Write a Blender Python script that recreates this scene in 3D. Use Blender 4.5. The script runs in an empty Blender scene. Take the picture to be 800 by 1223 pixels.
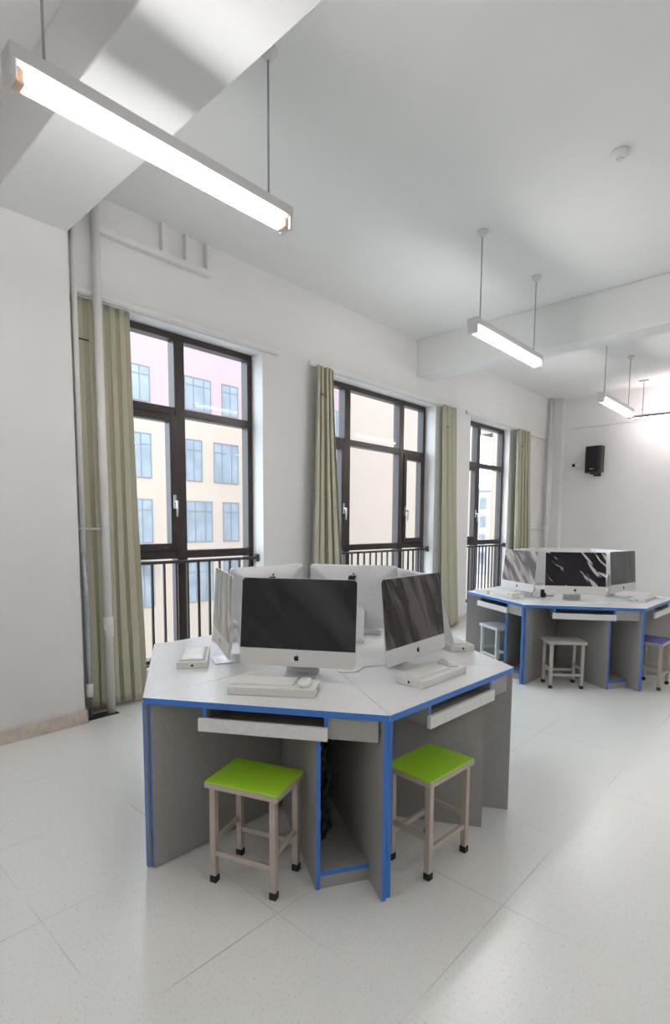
import bpy, bmesh, math, random
from mathutils import Vector, Matrix
R = math.radians
S = bpy.context.scene
COL = S.collection
rnd = random.Random(7)

# ------------------------------------------------------------------ camera
F_PX, YAW, PITCH, ROLL, CY, EYE = 644.52, 0.744537, -0.0912997, 0.0062619, 685.857, 1.468
fw = Vector((-math.sin(YAW)*math.cos(PITCH), math.cos(YAW)*math.cos(PITCH), math.sin(PITCH)))
r0 = Vector((math.cos(YAW), math.sin(YAW), 0)); u0 = r0.cross(fw)
rt = math.cos(ROLL)*r0 + math.sin(ROLL)*u0
up = -math.sin(ROLL)*r0 + math.cos(ROLL)*u0
cam = bpy.data.cameras.new('camera'); cam_o = bpy.data.objects.new('camera', cam); COL.objects.link(cam_o)
cam.sensor_fit = 'HORIZONTAL'; cam.sensor_width = 36.0; cam.lens = F_PX/800*36.0
cam.shift_y = (CY-611.5)/800.0
cam.clip_start = 0.05; cam.clip_end = 300
M4 = Matrix((rt, up, -fw)).transposed().to_4x4(); M4.translation = Vector((0, 0, EYE))
cam_o.matrix_world = M4
S.camera = cam_o

# ------------------------------------------------------------------ light and exposure
S.view_settings.view_transform = 'Standard'; S.view_settings.look = 'None'
S.view_settings.gamma = 1.0; S.view_settings.use_curve_mapping = False
S.view_settings.exposure = 0.55
TUBE_POWER = 25.0
SKY_POWER = 4.3
SUN_POWER = 0.8
world = bpy.data.worlds.new('sky'); S.world = world; world.use_nodes = True
bg = world.node_tree.nodes['Background']
bg.inputs[0].default_value = (0.80, 0.90, 1.0, 1); bg.inputs[1].default_value = SKY_POWER
sun = bpy.data.lights.new('sun', 'SUN'); sun.energy = SUN_POWER; sun.angle = R(1.0); sun.color = (1, 0.96, 0.90)
sun_o = bpy.data.objects.new('sun', sun); COL.objects.link(sun_o)
sun_o.rotation_euler = Vector((-0.72, 0.42, -0.62)).to_track_quat('-Z', 'Y').to_euler()

# ------------------------------------------------------------------ materials
def mat(name, col, rough=0.5, metal=0.0, noise=0.0, nscale=40, bump=0.0, bscale=200, spec=0.5, emit=None, coat=0.0):
    m = bpy.data.materials.new(name); m.use_nodes = True
    nt = m.node_tree; b = nt.nodes['Principled BSDF']
    b.inputs['Base Color'].default_value = (*col, 1); b.inputs['Roughness'].default_value = rough
    b.inputs['Metallic'].default_value = metal; b.inputs['Specular IOR Level'].default_value = spec
    b.inputs['Coat Weight'].default_value = coat
    if emit:
        b.inputs['Emission Color'].default_value = (*emit[0], 1); b.inputs['Emission Strength'].default_value = emit[1]
    tc = nt.nodes.new('ShaderNodeTexCoord')
    if noise:
        n = nt.nodes.new('ShaderNodeTexNoise'); n.inputs['Scale'].default_value = nscale; n.inputs['Detail'].default_value = 4
        nt.links.new(tc.outputs['Object'], n.inputs['Vector'])
        r = nt.nodes.new('ShaderNodeValToRGB')
        r.color_ramp.elements[0].position = 0.3; r.color_ramp.elements[1].position = 0.7
        r.color_ramp.elements[0].color = (*[c*(1-noise) for c in col], 1)
        r.color_ramp.elements[1].color = (*[min(1, c*(1+noise)) for c in col], 1)
        nt.links.new(n.outputs['Fac'], r.inputs['Fac']); nt.links.new(r.outputs['Color'], b.inputs['Base Color'])
    if bump:
        n2 = nt.nodes.new('ShaderNodeTexNoise'); n2.inputs['Scale'].default_value = bscale
        nt.links.new(tc.outputs['Object'], n2.inputs['Vector'])
        bp = nt.nodes.new('ShaderNodeBump'); bp.inputs['Strength'].default_value = bump; bp.inputs['Distance'].default_value = 0.002
        nt.links.new(n2.outputs['Fac'], bp.inputs['Height']); nt.links.new(bp.outputs['Normal'], b.inputs['Normal'])
    return m

WALL = mat('wall_paint', (0.78, 0.765, 0.75), 0.7, noise=0.015, nscale=3, bump=0.1, bscale=120)
CEIL = mat('ceiling_paint', (0.82, 0.82, 0.805), 0.8, noise=0.012, nscale=2)
WOOD = mat('baseboard_laminate', (0.62, 0.545, 0.475), 0.4, noise=0.12, nscale=18)
LAM = mat('grey_laminate', (0.77, 0.765, 0.765), 0.28, noise=0.05, nscale=60)
PANEL = mat('grey_board', (0.36, 0.35, 0.335), 0.45, noise=0.05, nscale=60)
BLUE = mat('blue_edge_band', (0.042, 0.19, 0.62), 0.35, noise=0.04, nscale=30)
GREEN = mat('green_seat', (0.40, 0.74, 0.034), 0.35, noise=0.03, nscale=20)
STEEL = mat('beige_painted_steel', (0.50, 0.43, 0.375), 0.4, noise=0.03, nscale=30)
STEELW = mat('pale_painted_steel', (0.62, 0.66, 0.68), 0.4, noise=0.03, nscale=30)
STEELG = mat('olive_painted_steel', (0.45, 0.43, 0.38), 0.4, noise=0.03, nscale=30)
SEATG = mat('grey_seat', (0.42, 0.40, 0.38), 0.4, noise=0.03, nscale=30)
SEATW = mat('pale_seat', (0.62, 0.68, 0.72), 0.4, noise=0.03, nscale=30)
SEATB = mat('blue_violet_seat', (0.10, 0.10, 0.42), 0.4, noise=0.03, nscale=30)
RUBBER = mat('black_rubber', (0.012, 0.012, 0.013), 0.6, noise=0.1)
BLACK = mat('black_plastic', (0.012, 0.011, 0.013), 0.45, noise=0.1)
GRILLE = mat('black_grille', (0.006, 0.006, 0.007), 0.7, bump=0.6, bscale=900)
ALU = mat('aluminium', (0.74, 0.745, 0.75), 0.36, metal=0.55, noise=0.02, nscale=10)
CHIN = mat('silver_chin', (0.76, 0.74, 0.725), 0.4, metal=0.25, noise=0.02, nscale=10)
LOGO = mat('black_logo', (0.01, 0.01, 0.012), 0.25, noise=0.05)
WHITE = mat('white_plastic', (0.82, 0.81, 0.79), 0.35, noise=0.01)
CARD = mat('white_card', (0.78, 0.765, 0.74), 0.55, noise=0.015)
FRAME = mat('dark_bronze_frame', (0.040, 0.026, 0.023), 0.35, noise=0.08, nscale=20)
RAILM = mat('dark_iron', (0.045, 0.036, 0.034), 0.4, noise=0.1, nscale=30)
CHROME = mat('brushed_metal', (0.62, 0.62, 0.63), 0.3, metal=0.9, noise=0.05)
GALV = mat('galvanised_pipe', (0.46, 0.48, 0.52), 0.35, metal=0.6, noise=0.12, nscale=25)
PIPEW = mat('white_pipe', (0.76, 0.745, 0.72), 0.4, noise=0.02)
RED = mat('red_valve', (0.35, 0.03, 0.02), 0.4, noise=0.1)
DARK = mat('dark_void', (0.02, 0.018, 0.016), 0.8, noise=0.1)
LAMPM = mat('lamp_housing', (0.70, 0.68, 0.68), 0.4, noise=0.02)
ROD = mat('grey_rod', (0.42, 0.42, 0.42), 0.4, noise=0.03)
AMBER = mat('lamp_socket', (0.78, 0.55, 0.40), 0.4, noise=0.03)
TUBE = mat('lit_tube', (0.9, 0.9, 0.9), 0.4, emit=((1.0, 0.985, 0.975), TUBE_POWER))
BOARDL = mat('lit_board_strip', (0.9, 0.9, 0.9), 0.4, emit=((1.0, 0.90, 0.91), 46.0))
CREAM = mat('cream_render', (0.305, 0.245, 0.20), 0.8, noise=0.02, nscale=0.6)
PINK = mat('pink_render', (0.29, 0.205, 0.21), 0.8, noise=0.03, nscale=0.8)
OUTWHITE = mat('pale_render', (0.33, 0.315, 0.31), 0.8, noise=0.02, nscale=0.6)
OUTPANE = mat('far_pane', (0.17, 0.195, 0.22), 0.35, noise=0.18, nscale=0.9)
OUTFR = mat('far_frame', (0.14, 0.14, 0.15), 0.5, noise=0.05)
GROUND = mat('pale_paving', (0.36, 0.355, 0.345), 0.8, noise=0.08, nscale=0.5)

def fabric():
    m = mat('olive_curtain_cloth', (0.47, 0.44, 0.325), 0.75, noise=0.05, nscale=120, bump=0.25, bscale=700)
    b = m.node_tree.nodes['Principled BSDF']
    b.inputs['Sheen Weight'].default_value = 0.15
    return m
CLOTH = fabric()

def glass():
    m = bpy.data.materials.new('window_glass'); m.use_nodes = True; nt = m.node_tree
    b = nt.nodes['Principled BSDF']
    g = nt.nodes.new('ShaderNodeBsdfGlossy'); g.inputs['Roughness'].default_value = 0.02
    t = nt.nodes.new('ShaderNodeBsdfTransparent'); t.inputs[0].default_value = (0.95, 0.97, 0.98, 1)
    lw = nt.nodes.new('ShaderNodeLayerWeight'); lw.inputs[0].default_value = 0.5
    pw = nt.nodes.new('ShaderNodeMath'); pw.operation = 'POWER'; pw.inputs[1].default_value = 4.0
    nt.links.new(lw.outputs['Facing'], pw.inputs[0])
    fr = nt.nodes.new('ShaderNodeMath'); fr.operation = 'MULTIPLY_ADD'; fr.inputs[1].default_value = 0.4; fr.inputs[2].default_value = 0.004
    nt.links.new(pw.outputs[0], fr.inputs[0])
    mx = nt.nodes.new('ShaderNodeMixShader')
    nt.links.new(fr.outputs[0], mx.inputs[0]); nt.links.new(t.outputs[0], mx.inputs[1]); nt.links.new(g.outputs[0], mx.inputs[2])
    nt.links.new(mx.outputs[0], nt.nodes['Material Output'].inputs[0]); nt.nodes.remove(b)
    return m
GLASS = glass()

def floor_mat():
    m = bpy.data.materials.new('speckled_vinyl'); m.use_nodes = True; nt = m.node_tree; L = nt.links
    b = nt.nodes['Principled BSDF']; b.inputs['Roughness'].default_value = 0.33
    tc = nt.nodes.new('ShaderNodeTexCoord')
    def noise(scale, detail, lo, hi):
        n = nt.nodes.new('ShaderNodeTexNoise'); n.inputs['Scale'].default_value = scale; n.inputs['Detail'].default_value = detail
        L.new(tc.outputs['Object'], n.inputs['Vector'])
        r = nt.nodes.new('ShaderNodeMapRange'); r.inputs[1].default_value = lo; r.inputs[2].default_value = hi
        L.new(n.outputs['Fac'], r.inputs[0]); return r.outputs[0]
    def mix(a, fac, colr, amount):
        mm = nt.nodes.new('ShaderNodeMath'); mm.operation = 'MULTIPLY'; mm.inputs[1].default_value = amount; L.new(fac, mm.inputs[0])
        x = nt.nodes.new('ShaderNodeMix'); x.data_type = 'RGBA'; L.new(mm.outputs[0], x.inputs['Factor'])
        if isinstance(a, tuple): x.inputs['A'].default_value = (*a, 1)
        else: L.new(a, x.inputs['A'])
        x.inputs['B'].default_value = (*colr, 1); return x.outputs['Result']
    c = mix((0.86, 0.865, 0.835), noise(110, 2, 0.60, 0.70), (0.58, 0.56, 0.50), 0.6)
    c = mix(c, noise(70, 3, 0.60, 0.70), (0.89, 0.89, 0.87), 0.8)
    # sheet joints: thin lines on a grid, patchy
    sp = nt.nodes.new('ShaderNodeSeparateXYZ'); L.new(tc.outputs['Object'], sp.inputs[0])
    def line(out, off, pitch):
        a = nt.nodes.new('ShaderNodeMath'); a.operation = 'ADD'; a.inputs[1].default_value = off; L.new(out, a.inputs[0])
        p = nt.nodes.new('ShaderNodeMath'); p.operation = 'PINGPONG'; p.inputs[1].default_value = pitch/2; L.new(a.outputs[0], p.inputs[0])
        l = nt.nodes.new('ShaderNodeMath'); l.operation = 'LESS_THAN'; l.inputs[1].default_value = 0.0022; L.new(p.outputs[0], l.inputs[0])
        return l.outputs[0]
    mxn = nt.nodes.new('ShaderNodeMath'); mxn.operation = 'MAXIMUM'
    L.new(line(sp.outputs[0], 0.85+6.05, 0.605), mxn.inputs[0]); L.new(line(sp.outputs[1], -0.645+6.25, 0.625), mxn.inputs[1])
    pt = nt.nodes.new('ShaderNodeMath'); pt.operation = 'MULTIPLY'; L.new(mxn.outputs[0], pt.inputs[0]); L.new(noise(1.7, 3, 0.45, 0.68), pt.inputs[1])
    c = mix(c, pt.outputs[0], (0.36, 0.34, 0.30), 0.7)
    L.new(c, b.inputs['Base Color'])
    b.inputs['Roughness'].default_value = 0.27; b.inputs['Specular IOR Level'].default_value = 0.9
    return m
FLOOR = floor_mat()

def screen_mat(name, col, glare_haze, lo, hi, scale, rot, bump, rough=0.12, stretch=0.22, seed=0.0):
    """dark display under a creased protective film: window and lamp reflections painted as pale streaks over its milky tone"""
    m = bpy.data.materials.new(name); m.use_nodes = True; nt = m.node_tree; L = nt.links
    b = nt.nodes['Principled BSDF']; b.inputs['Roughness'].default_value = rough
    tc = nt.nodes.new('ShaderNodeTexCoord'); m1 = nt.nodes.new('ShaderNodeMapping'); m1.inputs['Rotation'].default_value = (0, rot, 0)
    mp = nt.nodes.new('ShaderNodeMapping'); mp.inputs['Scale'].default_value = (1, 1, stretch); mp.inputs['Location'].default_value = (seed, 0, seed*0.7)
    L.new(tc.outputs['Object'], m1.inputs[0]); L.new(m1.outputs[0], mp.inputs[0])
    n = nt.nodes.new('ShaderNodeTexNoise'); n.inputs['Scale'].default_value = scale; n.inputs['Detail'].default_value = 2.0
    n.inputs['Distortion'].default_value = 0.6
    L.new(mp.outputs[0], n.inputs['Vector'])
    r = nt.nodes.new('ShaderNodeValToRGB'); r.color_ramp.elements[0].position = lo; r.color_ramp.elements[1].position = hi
    r.color_ramp.elements[0].color = (*col, 1); r.color_ramp.elements[1].color = (*glare_haze, 1)
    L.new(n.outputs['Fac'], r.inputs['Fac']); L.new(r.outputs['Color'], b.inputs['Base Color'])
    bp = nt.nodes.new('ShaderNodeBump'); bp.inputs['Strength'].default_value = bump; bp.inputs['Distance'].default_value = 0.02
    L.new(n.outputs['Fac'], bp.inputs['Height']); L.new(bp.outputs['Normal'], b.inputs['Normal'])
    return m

# ------------------------------------------------------------------ mesh helpers
class MB:
    """collects shapes for ONE mesh object"""
    def __init__(s): s.bm = bmesh.new(); s.mats = []
    def mi(s, m):
        if m not in s.mats: s.mats.append(m)
        return s.mats.index(m)
    def poly(s, rings, m, caps=True, smooth=False):
        """loft closed rings of points"""
        i = s.mi(m); V = [[s.bm.verts.new(p) for p in r] for r in rings]; n = len(V[0]); fs = []
        for a, b in zip(V[:-1], V[1:]):
            for k in range(n):
                fs.append(s.bm.faces.new((a[k], a[(k+1) % n], b[(k+1) % n], b[k])))
        for f in fs: f.smooth = smooth
        if caps:
            fs.append(s.bm.faces.new(list(reversed(V[0])))); fs.append(s.bm.faces.new(V[-1]))
        for f in fs: f.material_index = i
        return fs
    def box(s, x0, x1, y0, y1, z0, z1, m, bev=0.0):
        if bev: return s.rbox(Vector(((x0+x1)/2, (y0+y1)/2, (z0+z1)/2)), (x1-x0, y1-y0, z1-z0), m, bev)
        r = lambda z: [(x0, y0, z), (x1, y0, z), (x1, y1, z), (x0, y1, z)]
        return s.poly([r(z0), r(z1)], m)
    def rbox(s, c, d, m, bev, frame=None):
        t = bmesh.new(); bmesh.ops.create_cube(t, size=1.0)
        for v in t.verts: v.co = Vector((v.co.x*d[0], v.co.y*d[1], v.co.z*d[2]))
        bmesh.ops.bevel(t, geom=t.edges[:], offset=min(bev, min(d)*0.45), segments=2, affect='EDGES', profile=0.5)
        mx = frame if frame else Matrix.Translation(Vector(c))
        s.add(t, m, mx)
    def add(s, t, m, mx=Matrix()):
        i = s.mi(m); vm = {v: s.bm.verts.new(mx @ v.co) for v in t.verts}
        for f in t.faces:
            nf = s.bm.faces.new([vm[v] for v in f.verts]); nf.material_index = i; nf.smooth = f.smooth
        t.free()
    def prism(s, pts, z0, z1, m, edge=None):
        """vertical prism over a 2-D outline; edge = {side index: material}"""
        fs = s.poly([[(p[0], p[1], z0) for p in pts], [(p[0], p[1], z1) for p in pts]], m)
        if edge:
            for k, em in edge.items(): fs[k].material_index = s.mi(em)
        return fs
    def beam(s, a, b, w, h, m, upv=Vector((0, 0, 1))):
        a = Vector(a); b = Vector(b); d = (b-a).normalized(); x = d.cross(upv)
        if x.length < 1e-4: x = d.cross(Vector((0, 1, 0)))
        x.normalize(); y = x.cross(d)
        r = lambda p: [p+x*sx*w/2+y*sy*h/2 for sx, sy in ((-1, -1), (1, -1), (1, 1), (-1, 1))]
        return s.poly([r(a), r(b)], m)
    def tube(s, pts, r, m, n=10, caps=True):
        pts = [Vector(p) for p in pts]; rings = []; prev = None
        for k, p in enumerate(pts):
            d = (pts[min(k+1, len(pts)-1)]-pts[max(k-1, 0)]).normalized()
            x = d.cross(Vector((0, 0, 1))) if prev is None else prev - d*prev.dot(d)
            if x.length < 1e-3: x = d.cross(Vector((0, 1, 0)))
            x.normalize(); prev = x; y = d.cross(x)
            rr = r[k] if isinstance(r, (list, tuple)) else r
            rings.append([p+(x*math.cos(a)+y*math.sin(a))*rr for a in (2*math.pi*j/n for j in range(n))])
        return s.poly(rings, m, caps, True)
    def build(s, name, parent=None, mx=None):
        me = bpy.data.meshes.new(name)
        if mx is not None:
            for v in s.bm.verts: v.co = mx @ v.co
        bmesh.ops.recalc_face_normals(s.bm, faces=s.bm.faces[:]); s.bm.to_mesh(me); s.bm.free()
        for m in s.mats: me.materials.append(m)
        o = bpy.data.objects.new(name, me); COL.objects.link(o)
        if parent: o.parent = parent
        return o

def tag(o, label, cat, group=None):
    o['label'] = label; o['category'] = cat
    if group: o['group'] = group
    return o
def thing(name, label, cat, loc=(0, 0, 0), rz=0.0, group=None):
    o = bpy.data.objects.new(name, None); COL.objects.link(o); o.empty_display_size = 0.1
    o.location = loc; o.rotation_euler = (0, 0, rz)
    return tag(o, label, cat, group)
def struct(o): o['kind'] = 'structure'; return o
def dup(root, loc, rz, label):
    def cp(o, par):
        c = o.copy(); COL.objects.link(c)
        if par: c.parent = par
        for ch in o.children: cp(ch, c)
        return c
    r = cp(root, None); r.location = loc; r.rotation_euler = (0, 0, rz); r['label'] = label
    return r
def part_label(o, t): o['label'] = t; return o

# ------------------------------------------------------------------ room shell
XW = -4.12           # face of the window wall
ZC = 3.85            # ceiling
WIN = [(2.06, 3.43), (4.28, 6.49), (7.45, 8.92)]
HEAD, SILL = 3.10, 0.20
b = MB(); b.box(-4.6, 4.2, -3.2, 10.9, -0.15, 0, FLOOR); struct(b.build('floor'))
b = MB(); b.box(-4.6, 4.2, -3.2, 10.9, ZC, ZC+0.2, CEIL); struct(b.build('ceiling'))
b = MB()
b.box(-4.385, XW, -3.2, 10.62, HEAD, ZC, WALL)
for y0, y1, x in ((-3.2, 0.7, XW), (0.7, 2.06, -4.24), (3.43, 4.28, XW), (6.49, 7.45, XW), (8.92, 10.62, -4.18)):
    b.box(-4.385, x, y0, y1, 0, HEAD, WALL)
for y0, y1 in WIN: b.box(-4.385, -4.25, y0, y1, 0, SILL, WALL)
struct(b.build('wall_left'))
b = MB(); b.box(-4.5, -3.97, 0.68, 1.60, 0, ZC, WALL); struct(b.build('wall_pillar'))
b = MB()
b.box(-4.5, 4.2, 10.62, 10.9, 0, ZC, WALL); b.box(-3.88, 4.2, 10.58, 10.62, 3.29, ZC, WALL)
b.box(-4.18, -3.88, 10.50, 10.62, 0, ZC, WALL)
struct(b.build('wall_far'))
b = MB(); b.box(4.0, 4.2, -3.2, 10.62, 0, ZC, WALL); struct(b.build('wall_right'))
b = MB(); b.box(-4.5, 4.0, -3.2, -3.0, 0, ZC, WALL); struct(b.build('wall_back'))
b = MB(); b.box(XW, 4.0, 1.13, 1.60, 3.44, ZC, CEIL, 0.008); struct(b.build('ceiling_beam'))
b = MB(); b.box(XW, 4.0, 6.02, 6.33, 3.39, ZC, CEIL, 0.008); struct(b.build('ceiling_beam'))
b = MB()
b.box(-3.97, -3.952, 0.70, 1.618, 0, 0.10, WOOD, 0.004)
b.box(-4.0, -3.952, 1.60, 1.618, 0, 0.10, WOOD, 0.004)
for y0, y1, x in ((3.44, 4.27, XW), (6.50, 7.44, XW), (8.94, 10.5, -4.18)):
    b.box(x, x+0.016, y0, y1, 0, 0.10, WOOD, 0.004)
for y0, y1 in WIN: b.box(-4.25, -4.235, y0, y1, 0, 0.09, WOOD, 0.004)
struct(b.build('baseboard_left'))
b = MB(); b.box(-3.87, 4.0, 10.604, 10.62, 0, 0.10, WOOD, 0.004); struct(b.build('baseboard_far'))
b = MB()
for y0, y1 in WIN: b.box(-4.27, -4.20, y0+0.004, y1-0.004, SILL, SILL+0.028, WHITE, 0.006)
struct(b.build('trim_1'))

# ------------------------------------------------------------------ windows
XF0, XF1 = -4.38, -4.28      # frame depth
def window(n, y0, y1, mull, sash):
    """mull = mullion centres; sash = bays whose middle light is an opening casement"""
    root = struct(bpy.data.objects.new('window_%d' % n, None)); COL.objects.link(root); root.location = (XF0, (y0+y1)/2, SILL)
    mx = Matrix.Translation(-Vector(root.location))
    z0, z1 = SILL+0.03, HEAD
    T0, T1, L0, L1 = 2.405, 2.475, 1.16, 1.235
    f = MB(); w = 0.055
    f.box(XF0, XF1, y0, y0+w, z0, z1, FRAME, 0.006); f.box(XF0, XF1, y1-w, y1, z0, z1, FRAME, 0.006)
    f.box(XF0, XF1, y0+w, y1-w, z1-w, z1, FRAME, 0.006); f.box(XF0, XF1, y0+w, y1-w, z0, z0+w, FRAME, 0.006)
    for m in mull: f.box(XF0, XF1+0.004, m-0.05, m+0.05, z0+w, z1-w, FRAME, 0.006)
    bays = []; e = [y0+w]+[v for m in mull for v in (m-0.05, m+0.05)]+[y1-w]
    for k in range(0, len(e), 2):
        a, c = e[k], e[k+1]; bays.append((a, c))
        f.box(XF0, XF1, a, c, T0, T1, FRAME, 0.006); f.box(XF0, XF1, a, c, L0, L1, FRAME, 0.006)
    f.build('window_frame', root, mx)
    xp = XF0+0.065
    for k, (a, c) in enumerate(bays):
        for (p, q) in ((T1, z1-w), (L1, T0), (z0+w, L0)):
            o = sash[k] if (p == L1 and k < len(sash)) else 0
            if o:
                s = MB(); t = 0.062; sx0, sx1 = XF0+0.03, XF1+0.018
                s.box(sx0, sx1, a, a+t, p, q, FRAME, 0.006); s.box(sx0, sx1, c-t, c, p, q, FRAME, 0.006)
                s.box(sx0, sx1, a+t, c-t, q-t, q, FRAME, 0.006); s.box(sx0, sx1, a+t, c-t, p, p+t, FRAME, 0.006)
                so = s.build('casement', root, mx)
                g = MB(); g.box(xp, xp+0.006, a+t, c-t, p+t, q-t, GLASS); g.build('pane', so, Matrix.Translation(-Vector(root.location)))
                h = MB(); hy = (c-t/2) if o > 0 else (a+t/2); hz = 1.66
                h.box(sx1, sx1+0.012, hy-0.014, hy+0.014, hz-0.06, hz+0.06, CHROME, 0.004)
                h.box(sx1+0.01, sx1+0.05, hy-0.008, hy+0.008, hz-0.008, hz+0.008, CHROME, 0.003)
                h.tube([(sx1+0.045, hy, hz+0.01), (sx1+0.048, hy, hz-0.05), (sx1+0.042, hy, hz-0.13)], [0.011, 0.010, 0.007], CHROME, 8)
                h.build('casement_handle', so, mx)
            else:
                g = MB(); g.box(xp, xp+0.006, a, c, p, q, GLASS); g.build('pane', root, mx)
    return root
window(1, 2.06, 3.43, [2.628], [1, 0])
window(2, 4.28, 6.49, [4.846, 5.925], [1, 0, -1])
window(3, 7.45, 8.92, [8.028], [1, 0])

def railing(y0, y1, label):
    x = -4.21; root = thing('window_railing', label, 'railing', (x, (y0+y1)/2, SILL+0.028), group='iron railings across the windows')
    mx = Matrix.Translation(-Vector(root.location))
    m = MB(); m.box(x-0.02, x+0.02, y0+0.012, y1-0.012, 1.125, 1.15, RAILM, 0.005); m.build('top_rail', root, mx)
    m = MB(); m.box(x-0.012, x+0.012, y0+0.012, y1-0.012, 0.25, 0.27, RAILM, 0.004); m.build('bottom_rail', root, mx)
    n = round((y1-y0)/0.115)
    for k in range(1, n):
        y = y0+(y1-y0)*k/n; m = MB(); m.box(x-0.009, x+0.009, y-0.009, y+0.009, 0.27, 1.125, RAILM); m.build('baluster', root, mx)
    for y in (y0, y1):
        s = 1 if y == y0 else -1; m = MB()
        m.box(x-0.025, x+0.025, min(y, y+s*0.03), max(y, y+s*0.03), 1.10, 1.175, RAILM, 0.008)
        m.build('wall_bracket', root, mx); m = MB()
        m.box(x-0.02, x+0.02, min(y, y+s*0.02), max(y, y+s*0.02), 0.24, 0.28, RAILM, 0.004); m.build('wall_bracket', root, mx)
railing(2.06, 3.43, 'dark iron railing across the nearest window, beside the pipes')
railing(4.28, 6.49, 'dark iron railing across the middle window, behind the near computers')
railing(7.45, 8.92, 'dark iron railing across the farthest window, left of the far desk cluster')

def curtain_rail(y0, y1, label):
    t = thing('curtain_rail', label, 'curtain rail', (XW, (y0+y1)/2, 3.135), group='curtain rails above the windows')
    mx = Matrix.Translation(-Vector(t.location))
    m = MB(); m.box(XW, XW+0.038, y0, y1, 3.118, 3.152, WHITE, 0.006); m.box(XW+0.010, XW+0.030, y0, y1, 3.108, 3.12, PIPEW)
    m.build('track', t, mx)
    for y in (y0, y1):
        m = MB(); m.box(XW, XW+0.040, y-0.008, y+0.008, 3.112, 3.158, WHITE, 0.004); m.build('end_cap', t, mx)
curtain_rail(1.68, 3.60, 'white curtain rail over the nearest window')
curtain_rail(4.05, 6.85, 'white curtain rail over the middle window')
curtain_rail(7.30, 9.38, 'white curtain rail over the farthest window')

def curtain(top, bot, x, folds, amp, label, seed, zb=0.03, zt=3.10, pinch=None):
    """hanging pleated cloth: spans top=(y0,y1) at the rail and bot=(y0,y1) at the hem"""
    rr = random.Random(seed); root = thing('curtain', label, 'curtain', (x, (bot[0]+bot[1])/2, zb))
    mx = Matrix.Translation(-Vector(root.location))
    ph = [rr.uniform(-0.5, 0.5) for _ in range(folds*2+2)]; am = [rr.uniform(0.6, 1.15) for _ in range(folds*2+2)]
    N, Mz = folds*24, 40; th = 0.006; b = MB(); i = b.mi(CLOTH); G = [[], []]
    for side in (0, 1):
        for k in range(Mz+1):
            v = k/Mz; z = zt+(zb-zt)*v; row = []
            e = v**1.3
            a = top[0]+(bot[0]-top[0])*e; c = top[1]+(bot[1]-top[1])*e
            for j in range(N+1):
                u = j/N; q = u*folds+0.10*math.sin(2.6*u*folds+seed)*(1-abs(2*u-1)); idx = min(int(q), folds-1); loc = q
                w = math.sin(2*math.pi*loc+ph[idx]*(q-idx)*(1-(q-idx))*4*(0.4+v))
                sh = 2*((1+w)/2)**0.45-1
                A = amp*(0.55+0.45*v)*(am[idx]*(1-(q-idx))+am[idx+1]*(q-idx))
                y = a+(c-a)*u+0.010*math.sin(5.1*v+7*u+seed)*v+0.27*(c-a)/folds*math.sin(4*math.pi*loc+0.6*seed)*(0.5+0.5*v)
                xx = x+A*sh+0.006*math.sin(3.3*v+5*u+seed)*v-(th if side else 0)
                row.append(b.bm.verts.new((xx, y, z+(0.008*math.sin(9*u+seed) if k == Mz else 0))))
            G[side].append(row)
    def q(p):
        f = b.bm.faces.new(p); f.smooth = True; f.material_index = i
    for side in (0, 1):
        g = G[side]
        for k in range(Mz):
            for j in range(N): q((g[k][j], g[k][j+1], g[k+1][j+1], g[k+1][j]))
    for k in range(Mz):
        for j in (0, N): q((G[0][k][j], G[0][k+1][j], G[1][k+1][j], G[1][k][j]))
    for j in range(N):
        for k in (0, Mz): q((G[0][k][j], G[0][k][j+1], G[1][k][j+1], G[1][k][j]))
    b.build('cloth', root, mx)
    h = MB(); z = zt-0.30; y = top[0]+0.03
    h.tube([(x+amp*0.9+0.004, y-0.03, z), (x+amp*1.1+0.006, y+0.01, z-0.003), (x+amp*0.9+0.004, y+0.05, z)], 0.005, BLACK, 6); h.build('tieback_hook', root, mx)
    for k in range(folds):
        y = top[0]+(top[1]-top[0])*(k+0.25)/folds
        h = MB(); h.tube([(x+amp*0.3, y, zt-0.02), (x+amp*0.3, y, zt+0.010)], 0.004, WHITE, 6); h.build('glider', root, mx)
    return root
curtain((1.70, 2.10), (1.70, 2.15), -4.138, 5, 0.032, 'olive curtain gathered behind the wall pipes beside the nearest window', 3)
curtain((4.06, 4.30), (3.93, 4.55), -4.022, 4, 0.072, 'olive curtain gathered at the left edge of the middle window', 5)
curtain((6.50, 6.86), (6.62, 7.05), -4.022, 3, 0.072, 'olive curtain on the pier between the middle and farthest windows', 8)
curtain((8.86, 9.36), (8.98, 9.60), -4.022, 4, 0.072, 'olive curtain gathered at the right edge of the farthest window', 12)

# ------------------------------------------------------------------ pipes and trunking on the window wall
t = thing('riser_pipe', 'thin heating pipe with bare metal foot and red valve beside the pillar', 'pipe', (-4.055, 1.675, 0))
mx = Matrix.Translation(-Vector(t.location))
m = MB(); m.tube([(-4.055, 1.665, 3.845), (-4.055, 1.665, 1.25)], 0.019, PIPEW, 14); m.build('upper_pipe', t, mx)
m = MB(); m.tube([(-4.055, 1.665, 1.25), (-4.055, 1.672, 0.9), (-4.055, 1.675, 0.002)], 0.018, GALV, 14); part_label(m.build('lower_pipe', t, mx), 'bare galvanised lower length')
m = MB(); m.tube([(-4.055, 1.675, 0.16), (-4.055, 1.675, 0.165), (-4.055, 1.675, 0.26), (-4.055, 1.675, 0.265)], [0.019, 0.026, 0.026, 0.019], PIPEW, 14); m.build('coupling', t, mx)
m = MB(); m.tube([(-4.055, 1.66, 0.30), (-4.055, 1.625, 0.30)], 0.009, GALV, 8)
vb = m.build('valve', t, mx)
m = MB()
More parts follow.
